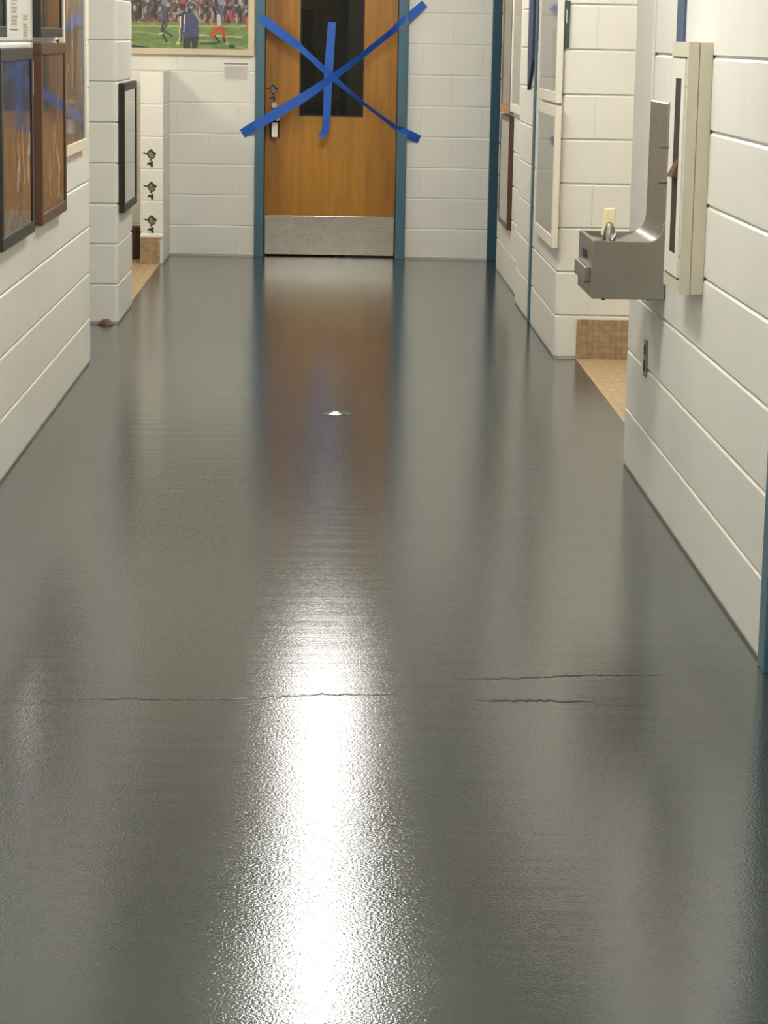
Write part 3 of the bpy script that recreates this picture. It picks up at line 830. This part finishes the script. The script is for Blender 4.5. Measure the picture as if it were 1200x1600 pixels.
# ------------------------------------------------------------------ decals
def decal(name, cx, cz, y, s, label=None, parent=None, group=None, dx=0):
    """dark ink mark: round plumed head, long point at left, small curled tail underneath"""
    bm = bmesh.new()
    def shape(pts, dy, mi):
        a = [bm.verts.new((cx + p[0] * s, y - dy, cz + p[1] * s)) for p in pts]
        b = [bm.verts.new((cx + p[0] * s, y, cz + p[1] * s)) for p in pts]
        n = len(pts)
        f = bm.faces.new(a); f.material_index = mi
        for i in range(n):
            g = bm.faces.new((a[i], b[i], b[(i + 1) % n], a[(i + 1) % n])); g.material_index = mi
    # outline: cap, brim, face, point, neck
    shape([(-0.22, 0.30), (-0.05, 0.50), (0.06, 0.53), (0.18, 0.40), (0.28, 0.28), (0.42, 0.24), (0.40, 0.12), (0.34, 0.08), (0.32, -0.10), (0.18, -0.22), (0.06, -0.26), (0.10, -0.36), (-0.04, -0.36), (-0.06, -0.20), (-0.18, -0.08), (-0.26, 0.10), (-0.54, 0.16), (-0.60, 0.24), (-0.46, 0.26), (-0.26, 0.22)], 0.0008, 0)
    shape([(-0.16, 0.20), (-0.02, 0.34), (0.06, 0.32), (0.10, 0.18), (0.26, 0.10), (0.25, -0.04), (0.16, -0.14), (0.0, -0.20), (-0.10, -0.04)], 0.0014, 1)
    shape([(-0.02, 0.12), (0.12, 0.08), (0.14, 0.00), (0.02, 0.04)], 0.0020, 0)
    shape([(-0.02, -0.10), (0.12, -0.06), (0.10, -0.12), (0.0, -0.15)], 0.0020, 0)
    # curled tail
    shape([(-0.28, -0.60), (-0.18, -0.46), (0.0, -0.42), (0.18, -0.36), (0.17, -0.54), (0.20, -0.80), (0.02, -0.82), (-0.02, -0.66), (-0.14, -0.62), (-0.26, -0.68)], 0.0008, 0)
    o = finish(bm, name, [MT['ink'], MT['inkgrey']], parent)
    if label:
        tag(o, label, 'decal', group)
    return o
GD = 'ink decals down the low wall'
decal('wall_decal', -1.143, 0.690, 15.7205, 0.086, 'dark ink bird-like decal, topmost of three on the low wing wall', group=GD)
decal('wall_decal', -1.140, 0.483, 15.7205, 0.086, 'dark ink bird-like decal, middle of three on the low wing wall', group=GD)
decal('wall_decal', -1.139, 0.270, 15.7205, 0.086, 'dark ink bird-like decal above the tan tile base of the low wing wall', group=GD)
decal('door_decal', -0.383, 1.098, 16.4755, 0.082, parent=door)

# ------------------------------------------------------------------ drinking fountain
ft = thing('drinking_fountain', 'brushed steel wall drinking fountain beside the white cabinet', 'drinking fountain', (1.05, 7.75, 0.67))
Y0, Y1 = 7.535, 7.965
arc = [(0.985 + 0.050 * math.sin(a) , 0.905 - 0.055 * math.cos(a)) for a in np.linspace(0, math.pi / 2, 9)]
side = [(0.82, 0.672), (0.82, 0.853)] + arc + [(1.048, 0.92), (1.048, 0.672)]
b = bmesh.new()
prism(b, side, 1, Y0, Y0 + 0.012)
finish(b, 'side_panel', MT['steel'], ft, bevel=0.003)
b = bmesh.new()
prism(b, side, 1, Y1 - 0.012, Y1)
finish(b, 'side_panel', MT['steel'], ft, bevel=0.003)
b = bmesh.new()
add_box(b, (0.8195, Y0 + 0.001, 0.672), (0.834, Y1 - 0.001, 0.853))
finish(b, 'front_panel', MT['steel'], ft, bevel=0.005, seg=3)
box('base_panel', (0.825, Y0 + 0.006, 0.672), (1.048, Y1 - 0.006, 0.682), MT['steel'], ft)
inner = [(0.832, 0.850), (0.845, 0.838), (0.90, 0.832), (0.95, 0.834), (0.975, 0.842)] + [(0.975 + 0.060 * math.sin(a), 0.905 - 0.061 * math.cos(a)) for a in np.linspace(0.2, math.pi / 2, 9)] + [(1.036, 1.272), (1.040, 1.277)]
outer = [(1.050, 1.277), (1.050, 0.90), (1.0, 0.82), (0.832, 0.82)]
b = bmesh.new(); prism(b, inner + outer, 1, Y0 + 0.013, Y1 - 0.013)
bs = finish(b, 'basin_backsplash', MT['steel'], ft)
for p_ in bs.data.polygons:
    p_.use_smooth = True
bs.data.set_sharp_from_angle(angle=math.radians(28))
b = bmesh.new(); cyl(b, (0.885, 7.76, 0.833), (0.885, 7.76, 0.837), 0.026, 0.026, 24); finish(b, 'drain_strainer', MT['darkgrey'], ft)
b = bmesh.new(); add_box(b, (0.8025, 7.60, 0.715), (0.822, 7.92, 0.765)); pb = finish(b, 'push_bar', MT['steel'], ft, bevel=0.004)
b = bmesh.new(); add_box(b, (0.8175, 7.70, 0.784), (0.822, 7.83, 0.808)); finish(b, 'cooler_slot', MT['rubber'], ft)
# bubbler: steel hood with a cream mouth guard standing in it
b = bmesh.new(); dome(b, (0.894, 7.75, 0.836), 0.024, 0.85, 0.9, 2.5); finish(b, 'bubbler_hood', MT['steel'], ft, smooth=True)
b = bmesh.new()
prism(b, [(0.872, 0.85), (0.879, 0.936), (0.914, 0.938), (0.914, 0.85)], 1, 7.772, 7.80)
finish(b, 'mouth_guard', MT['creamplastic'], ft, bevel=0.004)
b = bmesh.new(); cyl(b, (0.90, 7.728, 0.842), (0.912, 7.722, 0.862), 0.007, 0.005, 14); finish(b, 'spout', MT['chrome'], ft)
for x in (0.86, 1.0):
    b = bmesh.new(); cyl(b, (x, 7.56, 0.672), (x, 7.56, 0.666), 0.006, 0.005, 12); finish(b, 'bolt', MT['steelscrew'], ft)

tag(box('corner_shade_panel', (1.041, 8.0, 0.74), (1.0515, 8.437, 2.2), plain('corner_shade_grey', (206, 204, 194), 0.5, noise=0.02), bevel=0.003), 'smooth pale grey panel put in for the shaded wall corner behind the drinking fountain', 'panel')  # stands in for shading at the rounded wall corner

# ------------------------------------------------------------------ white wall cabinet
cb = thing('wall_cabinet', 'white metal fire cabinet with a narrow dark window on the right wall', 'cabinet', (1.05, 6.95, 0.765))
cy0, cy1, cz0, cz1 = 6.78, 7.11, 0.765, 1.461
box('cabinet_body', (1.014, cy0, cz0), (1.0515, cy1, cz1), MT['cab'], cb, bevel=0.003)
# door: a raised frame around a recessed window
wz0, wz1, wy0, wy1 = 0.872, 1.36, 6.868, 6.985
b = bmesh.new()
for a, c in (((cy0, cz0), (wy0, cz1)), ((wy1, cz0), (cy1, cz1)), ((wy0, cz0), (wy1, wz0)), ((wy0, wz1), (wy1, cz1))):
    add_box(b, (0.983, a[0], a[1]), (1.0125, c[0], c[1]))
bmesh.ops.remove_doubles(b, verts=b.verts, dist=1e-5)
cd = finish(b, 'cabinet_door', MT['cab'], cb)
b = bmesh.new()
iy0, iy1, iz0, iz1 = cy0 + 0.028, cy1 - 0.04, 0.81, 1.415
for a, c in (((iy0, iz0), (wy0, iz1)), ((wy1, iz0), (iy1, iz1)), ((wy0, iz0), (wy1, wz0)), ((wy0, wz1), (wy1, iz1))):
    add_box(b, (0.9785, a[0], a[1]), (0.985, c[0], c[1]))
bmesh.ops.remove_doubles(b, verts=b.verts, dist=1e-5)
finish(b, 'raised_panel', MT['cabfront'], cd)
b = bmesh.new()
add_box(b, (0.9822, iy0 - 0.006, iz0 - 0.005), (0.9832, iy1 + 0.006, iz0))
finish(b, 'panel_gap', MT['darkgrey'], cd)
b = bmesh.new()
add_box(b, (0.9822, iy0 - 0.006, iz1), (0.9832, iy1 + 0.006, iz1 + 0.005))
finish(b, 'panel_gap', MT['darkgrey'], cd)
box('window_pane', (0.9798, wy0, wz0), (0.990, wy1, wz1), MT['darkpane'], cd)
b = bmesh.new()
V8 = [(0.990, 6.87, 1.165), (0.990, 6.89, 1.165), (0.990, 6.87, 1.083), (0.990, 6.985, 1.083), (0.966, 6.89, 1.088), (0.962, 6.985, 1.083)]
vs = [b.verts.new(p) for p in V8]
for f in ((0, 1, 3, 2), (0, 2, 4), (1, 5, 3), (0, 4, 5, 1), (2, 3, 5, 4)):
    b.faces.new([vs[i] for i in f])
finish(b, 'break_wedge', MT['amber'], cd)
for z in (1.162, 1.06):
    b = bmesh.new(); cyl(b, (0.9835, 7.085, z), (0.954, 7.085, z), 0.0055, 0.0055, 14); finish(b, 'hinge_pin', MT['steelscrew'], cd)
for yy, z in ((6.80, 1.34), (7.10, 1.34), (6.80, 0.87), (7.10, 0.90)):
    b = bmesh.new(); cyl(b, (0.984, yy, z), (0.981, yy, z), 0.004, 0.003, 10); finish(b, 'screw', MT['steelscrew'], cd)

# ------------------------------------------------------------------ socket outlet low on the right wall
so = thing('socket_outlet', 'weathered double socket outlet low on the right wall under the fountain', 'socket outlet', (1.051, 7.93, 0.44))
box('cover_plate', (1.0455, 7.895, 0.378), (1.0515, 7.962, 0.502), plain('worn_plate', (140, 130, 112), 0.5, metal=0.2, noise=0.3), so, bevel=0.002)
for z in (0.467, 0.414):
    b = bmesh.new(); cyl(b, (1.046, 7.93, z), (1.0435, 7.93, z), 0.019, 0.018, 20); finish(b, 'socket', MT['rubber'], so)

# ------------------------------------------------------------------ floor stop, bin
fs_ = bmesh.new(); dome(fs_, (-1.125, 12.365, 0.0), 0.034, 1, 0.9, 0.85); cyl(fs_, (-1.125, 12.365, -0.0), (-1.125, 12.365, 0.006), 0.042, 0.040, 22)
tag(finish(fs_, 'door_stop', MT['rust'], smooth=True), 'small rusty dome door stop on the floor against the block pier', 'door stop')
wb_ = thing('waste_bin', 'small dark bin on the tiles behind the low wing wall', 'bin', (-1.30, 16.1, 0))
b = bmesh.new(); cyl(b, (-1.315, 16.12, 0), (-1.315, 16.12, 0.20), 0.078, 0.092, 28); finish(b, 'bin_body', MT['brown_bin'], wb_)
b = bmesh.new(); cyl(b, (-1.315, 16.12, 0.20), (-1.315, 16.12, 0.212), 0.096, 0.094, 28); finish(b, 'bin_rim', MT['brown'], wb_)

# ------------------------------------------------------------------ lamps
GL = 'fluorescent strips along the corridor ceiling'
for i, (ya, yb) in enumerate(STRIPS):
    t = thing('ceiling_light', 'long white fluorescent strip on the corridor ceiling, number in line from the far door'.replace('number in line', ['nearest', 'second', 'third', 'fourth', 'last'][i]), 'ceiling light', (0, (ya + yb) / 2, CEIL), GL)
    box('lamp_housing', (-0.19, ya - 0.03, CEIL - 0.05), (0.19, yb + 0.03, CEIL), MT['enamel'], t, bevel=0.004)
    box('lamp_diffuser', (-0.17, ya, CEIL - 0.17), (0.17, yb, CEIL - 0.049), MT['lamp'], t, bevel=0.01)
for (x, y, lab) in ((1.72, 9.9, 'square warm lamp on the ceiling of the right tiled room'),):
    t = thing('ceiling_light', lab, 'ceiling light', (x, y, CEIL))
    box('lamp_housing', (x - 0.17, y - 0.17, CEIL - 0.04), (x + 0.17, y + 0.17, CEIL), MT['enamel'], t, bevel=0.004)
    box('lamp_diffuser', (x - 0.15, y - 0.15, CEIL - 0.07), (x + 0.15, y + 0.15, CEIL - 0.039), MT['warmlamp'], t, bevel=0.01)
t = thing('ceiling_light', 'added fill lamp brightening the unlit room beyond the door', 'ceiling light', (0, 18.2, CEIL))  # added lamp, lifts the otherwise dark view through the door glass
box('lamp_housing', (-0.3, 18.0, CEIL - 0.04), (0.3, 18.4, CEIL), MT['enamel'], t)
box('lamp_diffuser', (-0.28, 18.02, CEIL - 0.06), (0.28, 18.38, CEIL - 0.039), MT['room_fill'], t)
t = thing('wall_light', 'warm square lamp high on the rear wall of the left tiled room', 'wall light', (-2.2, 14.9, 2.1))
box('lamp_housing', (-2.2, 14.74, 2.05), (-2.16, 15.06, 2.37), MT['enamel'], t, bevel=0.004)
box('lamp_diffuser', (-2.161, 14.78, 2.09), (-2.12, 15.02, 2.33), MT['wallwarm'], t, bevel=0.01)
